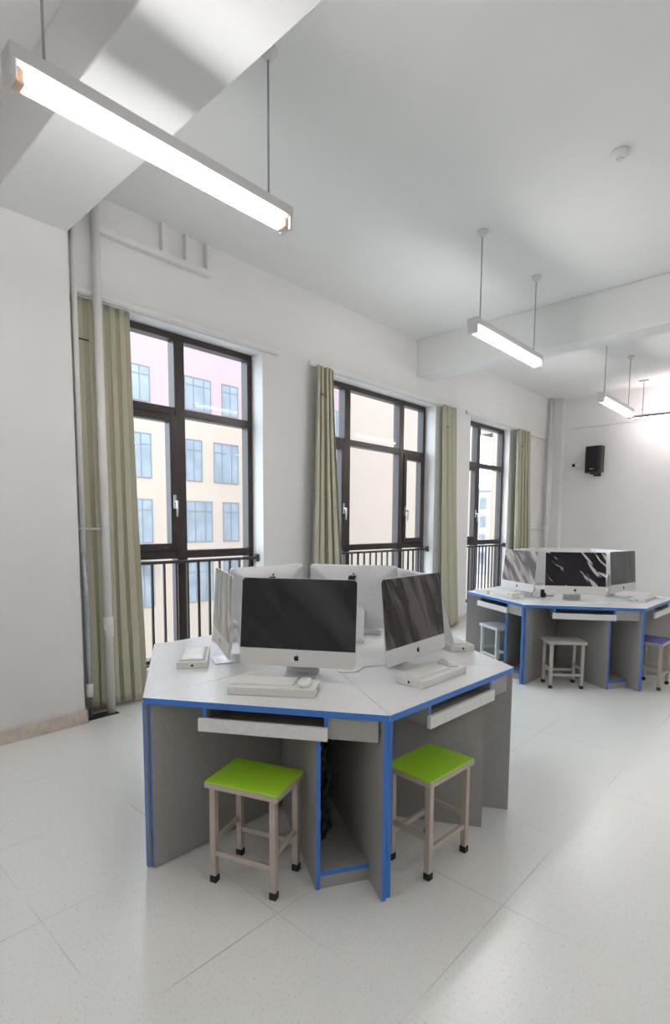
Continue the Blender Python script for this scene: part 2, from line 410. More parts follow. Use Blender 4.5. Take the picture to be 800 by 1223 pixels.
for a in range(8):
    p = [(-4.055+0.028*math.cos(x), 1.622, 0.30+0.042*math.sin(x)) for x in (a*math.pi/4, (a+1)*math.pi/4)]
    m.tube(p, 0.006, RED, 6)
m.beam((-4.08, 1.622, 0.30), (-4.03, 1.622, 0.30), 0.008, 0.008, RED); m.build('valve_wheel', vb, mx)
t = thing('drain_pipe', 'thick white drain pipe in front of the curtain beside the nearest window', 'pipe', (-4.045, 1.83, 0))
mx = Matrix.Translation(-Vector(t.location))
m = MB(); m.tube([(-4.045, 1.822, 3.845), (-4.045, 1.83, 0.002)], 0.031, PIPEW, 18); m.build('pipe_run', t, mx)
m = MB(); m.tube([(-4.045, 1.83, 0.60), (-4.045, 1.83, 0.605), (-4.045, 1.83, 0.75), (-4.045, 1.83, 0.755)], [0.031, 0.036, 0.036, 0.031], PIPEW, 18)
m.tube([(-4.03, 1.815, 0.68), (-4.005, 1.80, 0.68)], 0.022, PIPEW, 14); m.build('inspection_coupling', t, mx)
t = thing('pipe_clamp', 'thin metal clamp bar tying the two pipes together beside the pillar', 'clamp', (-4.05, 1.75, 1.42))
mx = Matrix.Translation(-Vector(t.location))
m = MB(); m.box(-4.024, -4.018, 1.625, 1.875, 1.42, 1.436, CHROME, 0.002); m.build('strap', t, mx)
for y in (1.64, 1.705, 1.79, 1.87):
    m = MB(); m.tube([(-4.02, y, 1.428), (-4.008, y, 1.428)], 0.008, CHROME, 8); m.build('bolt', t, mx)
m = MB(); m.box(-4.10, -3.99, 1.625, 1.87, 0.0, 0.003, DARK); tag(m.build('floor_opening_plate'), 'dark rectangular floor opening where the two pipes enter beside the pillar', 'floor opening')
t = thing('pipe_trunking', 'white boxed pipe branch high on the wall above the nearest window', 'trunking', (XW, 2.35, 3.6))
mx = Matrix.Translation(-Vector(t.location))
m = MB(); m.box(XW, XW+0.06, 1.86, 2.83, 3.575, 3.625, PIPEW, 0.006); m.build('horizontal_run', t, mx)
for y, w in ((2.40, 0.055), (2.60, 0.022), (2.80, 0.022)):
    m = MB(); m.box(XW, XW+0.05, y-w/2, y+w/2, 3.625, 3.848, PIPEW, 0.005); m.build('vertical_run', t, mx)
# far corner pipes
t = thing('riser_pipe', 'white riser pipe pair in the far corner right of the farthest curtain', 'pipe', (-4.05, 10.38, 0))
mx = Matrix.Translation(-Vector(t.location))
for y, r in ((10.33, 0.026), (10.44, 0.022)):
    m = MB(); m.tube([(-4.05, y, 3.845), (-4.05, y, 0.002)], r, PIPEW, 14); m.build('pipe_run', t, mx)
m = MB(); m.tube([(-4.15, 9.75, 1.42), (-4.15, 10.30, 1.42), (-4.05, 10.33, 1.42)], 0.012, PIPEW, 8); m.build('branch', t, mx)
m = MB(); m.tube([(-4.05, 10.33, 1.36), (-4.05, 10.33, 1.365), (-4.05, 10.33, 1.46), (-4.05, 10.33, 1.465)], [0.026, 0.033, 0.033, 0.026], PIPEW, 14); m.build('coupling', t, mx)

# ------------------------------------------------------------------ pendant tube lamps
def tube_lamp(x, yc, label):
    t = thing('pendant_tube_lamp', label, 'lamp', (x, yc, ZC), group='pendant tube lamps hung along the room')
    h = 0.67
    m = MB()
    m.poly([[(-0.045, y, -0.712), (0.045, y, -0.712), (0.045, y, -0.76), (0.03, y, -0.775), (-0.03, y, -0.775), (-0.045, y, -0.76)] for y in (-h, h)], LAMPM)
    m.build('housing', t)
    for s in (-1, 1):
        y = s*h
        m = MB(); m.box(-0.044, 0.044, min(y, y-s*0.022), max(y, y-s*0.022), -0.828, -0.708, LAMPM, 0.006)
        m.box(-0.03, 0.03, min(y-s*0.022, y-s*0.055), max(y-s*0.022, y-s*0.055), -0.826, -0.775, AMBER, 0.008)
        m.build('end_socket', t)
        m = MB(); m.tube([(0, s*0.54, -0.712), (0, s*0.54, -0.03)], 0.0055, ROD, 8); r = m.build('hanging_rod', t)
        m = MB(); m.tube([(0, s*0.54, -0.05), (0, s*0.54, -0.03), (0, s*0.54, -0.012), (0, s*0.54, 0.0)], [0.012, 0.03, 0.045, 0.045], LAMPM, 16); m.build('canopy', r)
    for s in (-1, 1):
        m = MB(); m.tube([(s*0.019, -h+0.06, -0.803), (s*0.019, h-0.06, -0.803)], 0.0185, TUBE, 12); m.build('glowing_tube', t)
    return t
L0 = tube_lamp(-2.26, 1.39, 'nearest lit pendant tube lamp, crossing in front of the near beam')
dup(L0, (-2.26, 4.735, ZC), 0, 'lit pendant tube lamp in front of the second ceiling beam')
dup(L0, (-2.26, 8.01, ZC), 0, 'farthest lit pendant tube lamp, beyond the second ceiling beam')
# unseen lamps added to light the room, right of and behind the camera
for k, (x, y) in enumerate(((1.6, 1.39), (1.6, 4.735), (1.6, 8.01), (-2.26, -1.9), (1.6, -1.9))):
    dup(L0, (x, y, ZC), 0, 'unseen pendant tube lamp added to light the room, right of or behind the camera')

t = thing('board_lamp', 'slim board lamp hung from a T rod at the far wall', 'lamp', (-2.0, 10.05, ZC))
m = MB(); m.box(-0.66, 1.0, -0.02, 0.025, -0.595, -0.56, ROD, 0.006); m.box(-0.66, 1.0, -0.045, -0.02, -0.575, -0.56, ROD, 0.004); m.build('reflector', t)
m = MB(); m.tube([(-0.60, 0.035, -0.585), (0.96, 0.035, -0.585)], 0.014, BOARDL, 10); m.build('glowing_tube', t)
for x in (-0.44, 0.8):
    m = MB(); m.tube([(x, 0, -0.56), (x, 0, -0.02)], 0.007, ROD, 8); m.tube([(x, 0, -0.50), (x, 0, -0.48), (x, 0, -0.45)], [0.007, 0.016, 0.007], ROD, 8); r = m.build('hanging_rod', t)
    m = MB(); m.box(x-0.07, x+0.07, -0.02, 0.02, -0.02, 0.0, ROD, 0.004); m.build('ceiling_plate', r)

m = MB(); m.tube([(0, 0, 0), (0, 0, -0.012), (0, 0, -0.035), (0, 0, -0.045)], [0.055, 0.055, 0.048, 0.03], WHITE, 24)
t = thing('smoke_detector', 'small round white smoke detector on the ceiling', 'smoke detector', (-1.163, 3.924, ZC)); m.build('detector_body', t)
m = MB(); m.tube([(0, 0, -0.045), (0, 0, -0.052)], [0.022, 0.018], LAMPM, 16); m.build('sensor_cap', t)

# ------------------------------------------------------------------ far wall: loudspeaker and camera
t = thing('wall_loudspeaker', 'black loudspeaker mounted high on the far wall', 'loudspeaker', (-3.26, 10.62, 2.675), R(-8))
m = MB()
m.poly([[(-0.135, -0.06, z), (0.135, -0.06, z), (0.145, -0.20, z), (0.105, -0.235, z), (-0.105, -0.235, z), (-0.145, -0.20, z)] for z in (-0.235, 0.235)], BLACK)
m.build('cabinet', t)
m = MB(); m.poly([[(0.13, -0.222, z), (0.103, -0.245, z), (-0.103, -0.245, z), (-0.13, -0.222, z)] for z in (-0.215, 0.215)], GRILLE); m.build('grille', t)
m = MB(); m.box(-0.03, 0.03, -0.251, -0.244, -0.18, -0.165, CHROME, 0.002); part_label(m.build('badge', t), 'small pale badge')
m = MB(); m.box(-0.05, 0.05, -0.20, 0.02, -0.265, -0.235, BLACK, 0.006); m.box(-0.06, 0.06, -0.02, 0.025, -0.29, -0.10, BLACK, 0.006); m.build('wall_bracket', t)
t = thing('security_camera', 'small white security camera on the far wall left of the loudspeaker', 'camera', (-3.63, 10.62, 2.60))
m = MB(); m.box(-0.03, 0.09, -0.03, 0.0, -0.04, 0.07, WHITE, 0.008); m.build('mount_box', t)
m = MB(); m.tube([(0, -0.02, 0.03), (-0.01, -0.06, 0.03), (-0.015, -0.13, 0.0), (-0.016, -0.135, -0.002)], [0.03, 0.042, 0.042, 0.03], WHITE, 16); cb = m.build('camera_body', t)
m = MB(); m.tube([(-0.016, -0.13, -0.004), (-0.017, -0.145, -0.012)], [0.034, 0.026], BLACK, 16); part_label(m.build('lens', cb), 'black lens')

# ------------------------------------------------------------------ hexagonal desk clusters
HV = [Vector(v) for v in ((-2.06, 1.065), (-1.188, 1.602), (-1.155, 2.606), (-2.04, 3.145), (-2.912, 2.608), (-2.945, 1.604))]
HC = Vector((-2.05, 2.105)); OFF = Vector((0.016, 3.71)); ZERO = Vector((0, 0))
TOP = 0.75
def side_frame(i, off=ZERO):
    A, B = HV[i]+off, HV[(i+1) % 6]+off; d = (B-A).normalized(); return A, B, d, Vector((-d.y, d.x))
def desk_point(i, s, t, off=ZERO):
    A, B, d, n = side_frame(i, off); return A+d*s+n*t
def side_angle(i):
    d = side_frame(i)[2]; return math.atan2(d.y, d.x)
def line_x(p, d, q, e):
    k = ((q.x-p.x)*e.y-(q.y-p.y)*e.x)/(d.x*e.y-d.y*e.x); return p+d*k
def wedge(i, label):
    A, B, d, n = side_frame(i); L = (B-A).length
    c = (A+B+HC)/3; root = thing('computer_desk', label, 'desk', (c.x, c.y, 0))
    mx = Matrix.Translation((-c.x, -c.y, 0))
    g = 0.0012; rA = (HC-A).normalized(); rB = (HC-B).normalized()
    nA = Vector((rA.y, -rA.x)); nB = Vector((-rB.y, rB.x))      # into the wedge
    if nA.dot(d) < 0: nA = -nA
    if nB.dot(d) > 0: nB = -nB
    # tabletop
    ap = line_x(A+nA*g, rA, B+nB*g, rB)
    a1 = line_x(A+nA*g, rA, A, d); b1 = line_x(B+nB*g, rB, A, d)
    m = MB(); fs = m.prism([a1, b1, ap], TOP-0.026, TOP, LAM, {0: BLUE}); m.build('tabletop', root, mx)
    def board(p, dr, nr, l, th, z0, z1, name, m_=PANEL, blue=True, lab=None):
        k = MB(); k.prism([p, p+dr*l, p+dr*l+nr*th, p+nr*th], z0, z1, m_, {3: BLUE} if blue else None)
        return k.build(name, root, mx)
    TH = 0.018; zt = TOP-0.0265
    gp = 0.0035
    # compartment side parallel to the right-hand side panel
    P = A+d*0.752+n*0.018; Pi = line_x(P, rB, A+nA*(gp+TH+0.001), rA)
    lp = (Pi-P).length
    lA = (line_x(P, rB, A+nA*gp, rA)-A).dot(rA)
    board(A+rA*0.022+nA*gp, rA, nA, lA-0.02, TH, 0.001, zt, 'left_side_panel')
    board(B+rB*0.008+nB*gp, rB, nB, lp+0.10, TH, 0.001, zt, 'right_side_panel')
    board(P, rB, nB*1.0, lp-0.014, TH, 0.001, 0.632, 'compartment_panel')
    w = (B+nB*(gp+TH)-P).dot(-nB)          # inner clear span between P line and right panel
    q0 = P-nB*0.001
    def cross_board(depth0, depth1, z0, z1, name, blue):
        k = MB(); a = q0+rB*depth0; e = q0+rB*depth1
        k.prism([a, a-nB*(w-0.002), e-nB*(w-0.002), e], z0, z1, PANEL, {0: BLUE} if blue else None); k.build(name, root, mx)
    cross_board(0.002, lp-0.05, 0.055, 0.075, 'bottom_board', True)
    cross_board(0.006, 0.022, 0.001, 0.054, 'plinth', False)
    cross_board(lp-0.045, lp-0.03, 0.001, 0.63, 'compartment_back', False)
    # apron over the compartment
    def rect(s0, s1, t0, t1): return [A+d*s0+n*t0, A+d*s1+n*t0, A+d*s1+n*t1, A+d*s0+n*t1]
    k = MB(); k.prism(rect(0.785, L-0.045, 0.014, 0.03), 0.634, zt, PANEL); k.build('apron', root, mx)
    # keyboard tray
    for s in (0.262, 0.768):
        k = MB(); k.prism(rect(s, s+0.016, 0.004, 0.27), 0.637, zt, PANEL, {0: BLUE}); k.build('tray_hanger', root, mx)
    k = MB(); k.prism(rect(0.279, 0.767, 0.006, 0.27), 0.640, 0.655, PANEL, {0: BLUE}); k.prism(rect(0.279, 0.767, 0.255, 0.27), 0.655, 0.72, PANEL)
    tr = k.build('keyboard_tray', root, mx)
    k = MB(); k.prism(rect(0.250, 0.784, -0.014, 0.003), 0.633, 0.685, LAM); k.build('tray_front', tr, mx)
    return root
near = ['grey blue-edged desk facing the camera with a green stool, in the near cluster',
        'grey blue-edged desk at right of the near cluster, green stool tucked under',
        'grey blue-edged desk at the far right side of the near cluster',
        'grey blue-edged desk at the back of the near cluster, behind the centre monitors',
        'grey blue-edged desk on the window side of the near cluster, at its back',
        'grey blue-edged desk at left of the near cluster, nearest the pipes']
far = ['grey blue-edged desk facing the camera over a grey stool, in the far cluster',
       'grey blue-edged desk at right of the far cluster, over a violet stool',
       'grey blue-edged desk on the far right back of the far cluster',
       'grey blue-edged desk at the back of the far cluster, nearest the far wall',
       'grey blue-edged desk at the window-side back of the far cluster',
       'grey blue-edged desk at left of the far cluster, over a pale stool']
for i in range(6):
    w = wedge(i, near[i]); p = w.location
    dup(w, (p.x+OFF.x, p.y+OFF.y, 0), 0, far[i])
    w['group'] = 'near hexagonal desk cluster'
for o in S.objects:
    if o.name.startswith('computer_desk') and 'group' not in o: o['group'] = 'far hexagonal desk cluster'

# ------------------------------------------------------------------ all-in-one computers
APPLE = [(0.0, 0.30), (0.10, 0.36), (0.24, 0.37), (0.37, 0.30), (0.43, 0.22), (0.35, 0.14), (0.31, 0.02), (0.34, -0.10), (0.45, -0.19),
         (0.40, -0.32), (0.30, -0.45), (0.19, -0.52), (0.09, -0.50), (0.0, -0.47), (-0.09, -0.50), (-0.19, -0.52), (-0.31, -0.44), (-0.42, -0.24),
         (-0.46, -0.02), (-0.42, 0.20), (-0.30, 0.34), (-0.14, 0.37)]
LEAF = [(0.02, 0.42), (0.04, 0.56), (0.13, 0.66), (0.22, 0.69), (0.20, 0.56), (0.12, 0.46)]
def apple(m, x, z, size, y0, y1, flip=1):
    for pts in (APPLE, LEAF):
        m.poly([[(x+flip*p[0]*size, y, z+p[1]*size) for p in pts] for y in (y0, y1)], LOGO)
W, Hh = 0.55, 0.405; CH = 0.078; ZB = 0.068
def imac(label, i, s, t, tilt, yaw, scr, off=ZERO, cluster='near'):
    p = desk_point(i, s, t, off)
    root = thing('desktop_computer', label, 'computer', (p.x, p.y, TOP), side_angle(i)+R(yaw), 'silver computers on the %s cluster' % cluster)
    T = Matrix.Translation((0, 0, ZB)) @ Matrix.Rotation(-R(tilt), 4, 'X')
    rad = 0.018
    def rrect(w, h, y, r, inset=0, z0=0.0):
        pts = []
        for cx, cz, a0 in ((w/2-r, h-r, 0), (-w/2+r, h-r, 90), (-w/2+r, r, 180), (w/2-r, r, 270)):
            for k in range(5):
                a = R(a0+k*22.5); pts.append((cx+r*math.cos(a), y, z0+cz+r*math.sin(a)))
        return pts
    # aluminium shell: thin rim swelling to a domed back
    b = MB(); rings = [rrect(W, Hh, 0.0, rad), rrect(W, Hh, 0.007, rad)]
    for fr, dep in ((0.985, 0.0085), (0.9, 0.016), (0.75, 0.027), (0.55, 0.037), (0.35, 0.043), (0.15, 0.046)):
        rings.append([(x*fr, dep, Hh*0.5+(z-Hh*0.5)*fr) for x, y, z in rrect(W, Hh, 0, rad)])
    b.poly(rings, ALU, True, True)
    shell = b.build('shell', root, T)
    b = MB(); apple(b, 0.0, 0.325, 0.058, 0.0462, 0.0405, -1); part_label(b.build('back_logo', shell, T), 'black fruit emblem on the back')
    b = MB(); b.poly([[(-W/2+0.002, y, CH), (W/2-0.002, y, CH)]+[(x, y, z) for x, _, z in rrect(W-0.004, Hh-0.002, 0, rad)[:10]] for y in (-0.0015, 0.0005)], scr)
    sc = b.build('screen', root, T)
    part_label(sc, 'dark screen under creased film')
    b = MB(); b.poly([[(W/2-0.001, y, CH-0.0006), (-W/2+0.001, y, CH-0.0006)]+[(x, y, z) for x, _, z in rrect(W-0.002, Hh, 0, rad)[10:]] for y in (-0.0018, 0.0005)], CHIN); ch = b.build('chin', root, T)
    b = MB(); apple(b, 0.0, CH*0.5, 0.026, -0.0026, -0.0017); part_label(b.build('front_logo', ch, T), 'black fruit emblem')
    # stand: flat foot, curved upright
    b = MB(); sw = 0.08
    prof = [(-0.035, 0.0), (-0.035, 0.004), (-0.030, 0.006), (0.105, 0.010), (0.118, 0.017), (0.121, 0.030), (0.085, 0.205), (0.077, 0.205), (0.111, 0.030), (0.140, 0.022), (0.145, 0.012), (0.145, 0.0)]
    prof = [(-0.035, 0.0), (-0.035, 0.005), (0.118, 0.010), (0.124, 0.022), (0.072, 0.200), (0.084, 0.203), (0.138, 0.024), (0.138, 0.008), (0.130, 0.0)]
    b.poly([[(x, y, z) for y, z in prof] for x in (-sw, sw)], ALU); b.build('stand', root)
    b = MB(); b.rbox((0, 0.062, 0.195), (0.13, 0.05, 0.04), ALU, 0.012); b.build('hinge', root)
    return root
PCS = []
SC = {  # pale streak colours paint in window and lamp reflections
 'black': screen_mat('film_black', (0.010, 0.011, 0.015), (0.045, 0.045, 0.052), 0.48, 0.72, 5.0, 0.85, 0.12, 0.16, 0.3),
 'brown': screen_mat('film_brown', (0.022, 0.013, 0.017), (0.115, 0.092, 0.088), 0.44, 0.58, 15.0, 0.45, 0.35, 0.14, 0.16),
 'bright': screen_mat('film_side_glare', (0.24, 0.23, 0.20), (0.58, 0.55, 0.48), 0.42, 0.62, 16.0, 0.25, 0.5, 0.10, 0.12),
 'streak': screen_mat('film_glare_streaks', (0.007, 0.005, 0.011), (0.62, 0.58, 0.60), 0.595, 0.63, 17.0, 0.75, 0.4, 0.08, 0.18, 2.3),
 'pale': screen_mat('film_pale_glare', (0.13, 0.115, 0.13), (0.50, 0.45, 0.42), 0.44, 0.60, 13.0, 0.80, 0.4, 0.12, 0.18, 1.1),
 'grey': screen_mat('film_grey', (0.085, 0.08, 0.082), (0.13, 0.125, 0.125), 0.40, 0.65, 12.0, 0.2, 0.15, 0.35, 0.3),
}
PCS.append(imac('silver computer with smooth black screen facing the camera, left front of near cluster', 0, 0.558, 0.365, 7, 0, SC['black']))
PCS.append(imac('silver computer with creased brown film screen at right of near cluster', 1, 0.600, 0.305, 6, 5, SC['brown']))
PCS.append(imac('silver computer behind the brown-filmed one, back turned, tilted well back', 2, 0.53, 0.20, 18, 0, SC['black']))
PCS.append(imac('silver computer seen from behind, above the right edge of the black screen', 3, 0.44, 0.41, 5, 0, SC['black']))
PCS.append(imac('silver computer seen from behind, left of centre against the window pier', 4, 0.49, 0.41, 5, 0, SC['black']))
PCS.append(imac('silver computer seen nearly edge on, painted pale reflections, at left of near cluster', 5, 0.495, 0.352, 3.5, 4.5, SC['bright']))
PCS.append(imac('silver computer with black screen and painted white glare streaks, centre of far cluster', 0, 0.515, 0.36, 5, 0, SC['streak'], OFF, 'far'))
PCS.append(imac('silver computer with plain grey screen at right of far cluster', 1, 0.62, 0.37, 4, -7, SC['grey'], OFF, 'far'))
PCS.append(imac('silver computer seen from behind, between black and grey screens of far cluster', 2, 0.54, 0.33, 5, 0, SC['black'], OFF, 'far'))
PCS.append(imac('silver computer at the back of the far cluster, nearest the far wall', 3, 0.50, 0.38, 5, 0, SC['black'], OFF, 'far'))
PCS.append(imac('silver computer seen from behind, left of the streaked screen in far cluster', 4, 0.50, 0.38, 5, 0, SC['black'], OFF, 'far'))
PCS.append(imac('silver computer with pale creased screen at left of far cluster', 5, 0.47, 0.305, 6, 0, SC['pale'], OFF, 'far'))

# ------------------------------------------------------------------ accessory boxes, keyboards and mice
def acc_box(i, s, t, rot, label, off=ZERO, L=0.375, D=0.15, flip=1, h=0.036):
    p = desk_point(i, s, t, off); a = side_angle(i)+R(rot)
    root = thing('accessory_box', label, 'box', (p.x, p.y, TOP), a, 'white accessory boxes on the desks')
    b = MB(); b.rbox((0, 0, h/2), (L, D, h), CARD, 0.004); bo = b.build('tray', root)
    b = MB(); apple(b, 0, h*0.5, 0.013, -0.0006, 0.0006)
    e = b.build('logo', bo, Matrix.Translation((flip*L/2, 0, 0)) @ Matrix.Rotation(R(90), 4, 'Z')); part_label(e, 'tiny black fruit emblem')
    return root, p, a, h
def keyboard(p, a, z, label, w=0.265, d=0.115):
    root = thing('keyboard', label, 'keyboard', (p.x, p.y, z), a, 'white keyboards on the desks')
    b = MB(); prof = [(-d/2, 0.0), (-d/2, 0.004), (d/2-0.02, 0.011), (d/2, 0.011), (d/2, 0.0)]
    b.poly([[(x, y, q) for y, q in prof] for x in (-w/2, w/2)], WHITE); b.build('case', root)
    b = MB(); b.poly([[(x, y, 0.0045+(y+d/2)*0.066+k) for x, y in ((-w/2+0.006, -d/2+0.006), (w/2-0.006, -d/2+0.006), (w/2-0.006, d/2-0.022), (-w/2+0.006, d/2-0.022))] for k in (0.0, 0.003)], CARD); b.build('wrapped_keys', root)
    return root
def mouse(p, a, z, label):
    root = thing('mouse', label, 'mouse', (p.x, p.y, z), a, 'white mice on the desks')
    b = MB(); rings = []
    for sc, zz in ((0.9, 0.0), (1.0, 0.004), (0.96, 0.012), (0.8, 0.019), (0.5, 0.0235), (0.2, 0.025)):
        rings.append([(0.029*sc*math.copysign(abs(math.cos(q))**0.7, math.cos(q)), 0.054*sc*math.copysign(abs(math.sin(q))**0.7, math.sin(q)), zz) for q in (2*math.pi*k/20 for k in range(20))])
    b.poly(rings, WHITE, True, True); b.build('mouse_body', root)
    b = MB(); b.rbox((0, 0.02, 0.0245), (0.004, 0.03, 0.003), LAMPM, 0.001); b.build('seam', root)
def kit(i, s, t, rot, where, off=ZERO, flip=1):
    r, p, a, h = acc_box(i, s, t, rot, 'white accessory box '+where, off, flip=flip)
    ca, sa = math.cos(a), math.sin(a)
    q = lambda x, y: Vector((p.x+ca*x-sa*y, p.y+sa*x+ca*y))
    keyboard(q(-0.045, 0.005), a, TOP+h, 'white keyboard on the box '+where)
    mouse(q(0.135, 0.0), a, TOP+h, 'white mouse on the box '+where)
kit(0, 0.505, 0.20, 4, 'in front of the smooth black screen')
kit(1, 0.545, 0.185, 1, 'in front of the creased brown screen', flip=-1)
kit(2, 0.56, 0.082, 0, 'behind the brown-filmed computer at the right desk edge', flip=-1)
kit(3, 0.47, 0.20, 0, 'beside the back-turned centre computer')
kit(4, 0.50, 0.20, 0, 'on the window-side back desk of the near cluster')
r, p, a, h = acc_box(5, 0.456, 0.222, -5, 'white accessory box at left of the near cluster, by the edge-on computer', L=0.345, D=0.15)
b = MB(); N = 14; rows = []
for k in range(N+1):
    row = []
    for j in range(9):
        x = -0.15+0.30*k/N; y = -0.062+0.124*j/8
        row.append((x, y, 0.001+0.010*(1-abs(2*j/8-1)**4)*(1-abs(2*k/N-1)**6)+0.003*math.sin(11*x*7+y*60)*math.sin(y*45)))
    rows.append(row)
root = thing('plastic_packet', 'white keyboard packet in plastic on the left accessory box', 'packet', (p.x, p.y, TOP+h+0.0035), a)
g = [[b.bm.verts.new(v) for v in row] for row in rows]; lo = [[b.bm.verts.new((v[0], v[1], -0.003)) for v in row] for row in rows]; b.mi(WHITE)
for k in range(N):
    for j in range(8):
        b.bm.faces.new((g[k][j], g[k+1][j], g[k+1][j+1], g[k][j+1])).smooth = True
        b.bm.faces.new((lo[k][j], lo[k][j+1], lo[k+1][j+1], lo[k+1][j]))
for k in range(N):
    for j in (0, 8): b.bm.faces.new((g[k][j], g[k+1][j], lo[k+1][j], lo[k][j]))
for j in range(8):
    for k in (0, N): b.bm.faces.new((g[k][j], g[k][j+1], lo[k][j+1], lo[k][j]))
b.build('wrapping', root)
b = MB(); b.box(0.146, 0.152, -0.058, 0.058, -0.003, 0.003, LAMPM, 0.002); part_label(b.build('torn_flap', root), 'grey torn edge')
# far cluster
kit(5, 0.50, 0.17, 3, 'under the pale screen at left of the far cluster', OFF)
acc_box(5, 0.185, 0.11, 8, 'lower white accessory box at the left corner of the far cluster', OFF, L=0.20, D=0.10)
pq = desk_point(0, 0.50, 0.16, OFF); keyboard(pq, side_angle(0)-R(4), TOP, 'white keyboard in front of the streaked black screen', w=0.30)
pq = desk_point(0, 0.74, 0.21, OFF); mouse(pq, side_angle(0)+R(50), TOP, 'white mouse beside the streaked black screen')
kit(1, 0.60, 0.19, 0, 'in front of the plain grey screen', OFF, -1)

def cord(root, pts, r=0.0035, m=WHITE):
    """smooth run through the given points, a part of the computer it feeds"""
    P = [Vector(p) for p in pts]; out = []
    for k in range(len(P)-1):
        a, b_, c, d = P[max(k-1, 0)], P[k], P[k+1], P[min(k+2, len(P)-1)]
        for j in range(8):
            t = j/8; out.append(0.5*((2*b_)+(c-a)*t+(2*a-5*b_+4*c-d)*t*t+(3*b_-a-3*c+d)*t**3))
    out.append(P[-1]); b = MB(); b.tube(out, r, m, 8)
    W2L = (Matrix.Translation(root.location) @ Matrix.Rotation(root.rotation_euler.z, 4, 'Z')).inverted()
    return part_label(b.build('power_cord', root, W2L), 'white power cord')
def dp(i, s, t, z=TOP+0.004, off=ZERO): q = desk_point(i, s, t, off); return (q.x, q.y, z)
cord(PCS[1], [dp(1, 0.58, 0.46), dp(1, 0.46, 0.53), dp(1, 0.36, 0.50), dp(1, 0.30, 0.57), dp(1, 0.47, 0.72)])
cord(PCS[11], [dp(5, 0.47, 0.46, off=OFF), dp(5, 0.54, 0.49, off=OFF), dp(5, 0.60, 0.49, off=OFF)])
cord(PCS[7], [dp(1, 0.74, 0.36, off=OFF), dp(1, 0.86, 0.30, off=OFF), dp(1, 0.90, 0.20, off=OFF), dp(1, 0.83, 0.10, off=OFF), dp(1, 0.88, 0.05, off=OFF)])
q = desk_point(0, 0.27, 0.60, OFF)
t = thing('power_adapter', 'small black plug adapter left of the streaked screen', 'adapter', (q.x, q.y, TOP), side_angle(0))
b = MB(); b.rbox((0, 0, 0.04), (0.05, 0.05, 0.08), BLACK, 0.01); b.build('adapter_body', t)
b = MB(); b.tube([(0, 0.02, 0.012), (0.05, 0.07, 0.006), (0.12, 0.09, 0.006)], 0.004, BLACK, 8); b.build('lead', t)

# black cable bundle hanging inside the near compartment
A, B, d, n = side_frame(0); rB = (HC-B).normalized(); nB = Vector((-rB.y, rB.x)); nB = nB if nB.dot(d) < 0 else -nB
base = A+d*0.752+n*0.018+rB*0.19-nB*0.055
t = thing('cable_bundle', 'tangled black cables in plastic inside the near open compartment', 'cables', (base.x, base.y, 0.076))
for k in range(7):
    rr = random.Random(30+k); pts = []
    for j in range(9):
        z = 0.02+0.50*j/8; pts.append((rr.uniform(-0.035, 0.035), rr.uniform(-0.035, 0.035), z))
    b = MB(); b.tube(pts, 0.0065, BLACK if k % 3 else RUBBER, 8); b.build('cable', t)

# ------------------------------------------------------------------ stools
def stool(label, x, y, rz, seat, steel, loc=True):
    t = thing('stool', label, 'stool', (x, y, 0), rz, 'square stools under the desks')
    w, dd, H = 0.335, 0.245, 0.435
    b = MB(); b.rbox((0, 0, H-0.003), (w-0.004, dd-0.004, 0.008), seat, 0.003); se = b.build('seat', t)
    b = MB(); b.rbox((0, 0, H-0.0175), (w, dd, 0.022), steel, 0.004); b.build('seat_rim', se)
    lx, ly = 0.138, 0.098; tx, ty = 0.148, 0.106
    for sx in (-1, 1):
        for sy in (-1, 1):
            b = MB(); b.beam((sx*lx, sy*ly, H-0.028), (sx*lx, sy*ly, 0.028), 0.025, 0.025, steel, Vector((0, 1, 0))); l = b.build('leg', t)
            b = MB(); b.rbox((sx*lx, sy*ly, 0.0155), (0.031, 0.031, 0.031), RUBBER, 0.004); part_label(b.build('foot_cap', l), 'black rubber foot cap')
    for sy in (-1, 1):
        b = MB(); b.box(-lx+0.013, lx-0.013, sy*ly-0.008, sy*ly+0.008, 0.115, 0.137, steel, 0.002); b.build('rung', t)
    for sx in (-1, 1):
        b = MB(); b.box(sx*lx-0.008, sx*lx+0.008, -ly+0.013, ly-0.013, 0.165, 0.187, steel, 0.002); b.build('rung', t)
    return t
stool('green-topped stool under the near desk facing the camera', -1.690, 1.357, R(20.5), GREEN, STEEL)
stool('green-topped stool at the right of the near cluster', -1.241, 1.972, R(87.5), GREEN, STEEL)
stool('grey-topped stool under the front of the far cluster', -1.764, 5.02, R(40), SEATG, STEELG)
stool('violet-topped stool at the right end of the far cluster', -1.165, 5.615, R(88), SEATB, STEEL)
q = desk_point(5, 0.37, 0.17, OFF)
stool('pale-topped stool under the left desk of the far cluster', q.x, q.y, side_angle(5), SEATW, STEELW)

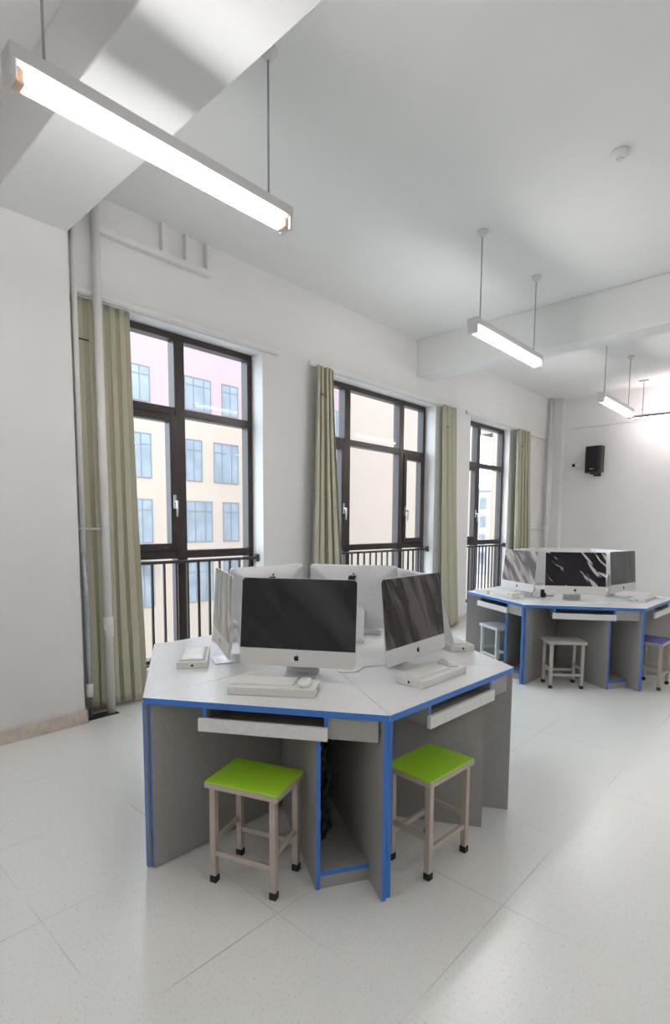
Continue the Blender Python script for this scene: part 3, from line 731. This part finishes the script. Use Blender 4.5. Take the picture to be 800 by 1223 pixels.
# ------------------------------------------------------------------ outside
b = MB(); b.box(-120, -4.6, -40, 120, -6.6, -6.4, GROUND); struct(b.build('ground'))
def out_window(root, axis, pos, c0, c1, z0, z1, mull, mx, sgn):
    """window on a wall: axis 'x' = wall plane X=pos facing +X; 'y' = wall plane Y=pos facing -Y"""
    def bx(m, a0, a1, p0, p1, q0, q1, mt):
        if axis == 'x': m.box(pos+p0, pos+p1, a0, a1, q0, q1, mt)
        else: m.box(a0, a1, pos-p1, pos-p0, q0, q1, mt)
    f = MB(); w = 0.06
    bx(f, c0, c1, 0.0, 0.05, z0, z0+w, OUTFR); bx(f, c0, c1, 0.0, 0.05, z1-w, z1, OUTFR)
    bx(f, c0, c0+w, 0.0, 0.05, z0+w, z1-w, OUTFR); bx(f, c1-w, c1, 0.0, 0.05, z0+w, z1-w, OUTFR)
    for k in mull: bx(f, c0+(c1-c0)*k-0.03, c0+(c1-c0)*k+0.03, 0.0, 0.05, z0+w, z1-w, OUTFR)
    bx(f, c0+w, c1-w, 0.0, 0.045, z0+(z1-z0)*0.74, z0+(z1-z0)*0.74+0.05, OUTFR)
    fo = f.build('window', root, mx)
    g = MB(); bx(g, c0+w, c1-w, 0.002, 0.02, z0+w, z1-w, OUTPANE); g.build('pane', fo, mx)
t = thing('school_building', 'cream building with pink top storey and pale windows outside the nearest window', 'building', (-31, 20, -6.4))
mx = Matrix.Translation(-Vector(t.location))
b = MB(); b.box(-36, -28.8, -4, 40, -6.4, 7.85, CREAM); b.build('wall', t, mx)
b = MB(); b.box(-36, -28.78, -4, 40, 7.85, 12.4, PINK); part_label(b.build('upper_wall', t, mx), 'pink top storey')
b = MB(); b.box(-36.2, -28.5, -4.2, 40.2, 12.4, 12.8, OUTWHITE, 0.05); b.build('parapet', t, mx)
b = MB(); b.box(-28.8, -27.6, 13.2, 15.5, -0.55, -0.15, OUTWHITE, 0.03); b.build('canopy', t, mx)
for row, ztop in enumerate((10.22, 6.55, 2.87, -0.85)):
    for k, (y0, y1) in enumerate(((8.4, 9.7), (11.2, 13.1), (14.55, 15.8), (18.0, 19.85), (20.64, 21.9), (24.6, 25.9), (28.1, 29.9), (30.7, 32.0))):
        if row == 1 and k == 3: y1 = 19.16
        if row == 1 and k == 4: y0 = 20.0
        hgt = 1.95 if row == 0 else 2.5
        out_window(t, 'x', -28.78 if row == 0 else -28.8, y0, y1, ztop-hgt, ztop, (0.33, 0.72) if y1-y0 > 1.5 else (0.5,), mx, 1)
t = thing('building_wing', 'plain cream building wing filling the middle window', 'building', (-18.5, 29, -6.4))
mx = Matrix.Translation(-Vector(t.location))
b = MB(); b.prism([(-23.25, 26), (-13.95, 26), (-18.2, 32), (-23.25, 32)], -6.4, 14.0, CREAM); b.build('wall', t, mx)
b = MB(); b.prism([(-23.4, 25.85), (-13.96, 25.85), (-18.2, 32.15), (-23.4, 32.15)], 14.0, 14.4, OUTWHITE); b.build('parapet', t, mx)
t = thing('gate_block', 'cream block at the right edge of the farthest window view', 'building', (-10.5, 29, -6.4))
mx = Matrix.Translation(-Vector(t.location))
b = MB(); b.box(-13.1, -8.0, 26, 32, -6.4, 14.0, CREAM); b.build('wall', t, mx)
b = MB(); b.box(-13.94, -13.1, 26.2, 27.5, 6.2, 9.5, CREAM); b.build('link_bridge', t, mx)
b = MB(); b.box(-13.2, -7.8, 25.8, 32.2, 14.0, 14.4, OUTWHITE, 0.05); b.build('parapet', t, mx)
t = thing('distant_building', 'distant white building with small windows seen through the farthest window', 'building', (-40, 88, -6.4))
mx = Matrix.Translation(-Vector(t.location))
b = MB(); b.box(-62, -22, 80, 96, -6.4, 7.0, OUTWHITE); b.build('wall', t, mx)
b = MB(); b.box(-62.3, -21.7, 79.7, 96.3, 7.0, 7.5, OUTWHITE, 0.05); b.build('roof_edge', t, mx)
for r_ in range(4):
    for k in range(9): out_window(t, 'y', 80, -47.5+k*1.8, -46.5+k*1.8, -4.6+r_*2.9, -2.8+r_*2.9, (0.5,), mx, -1)
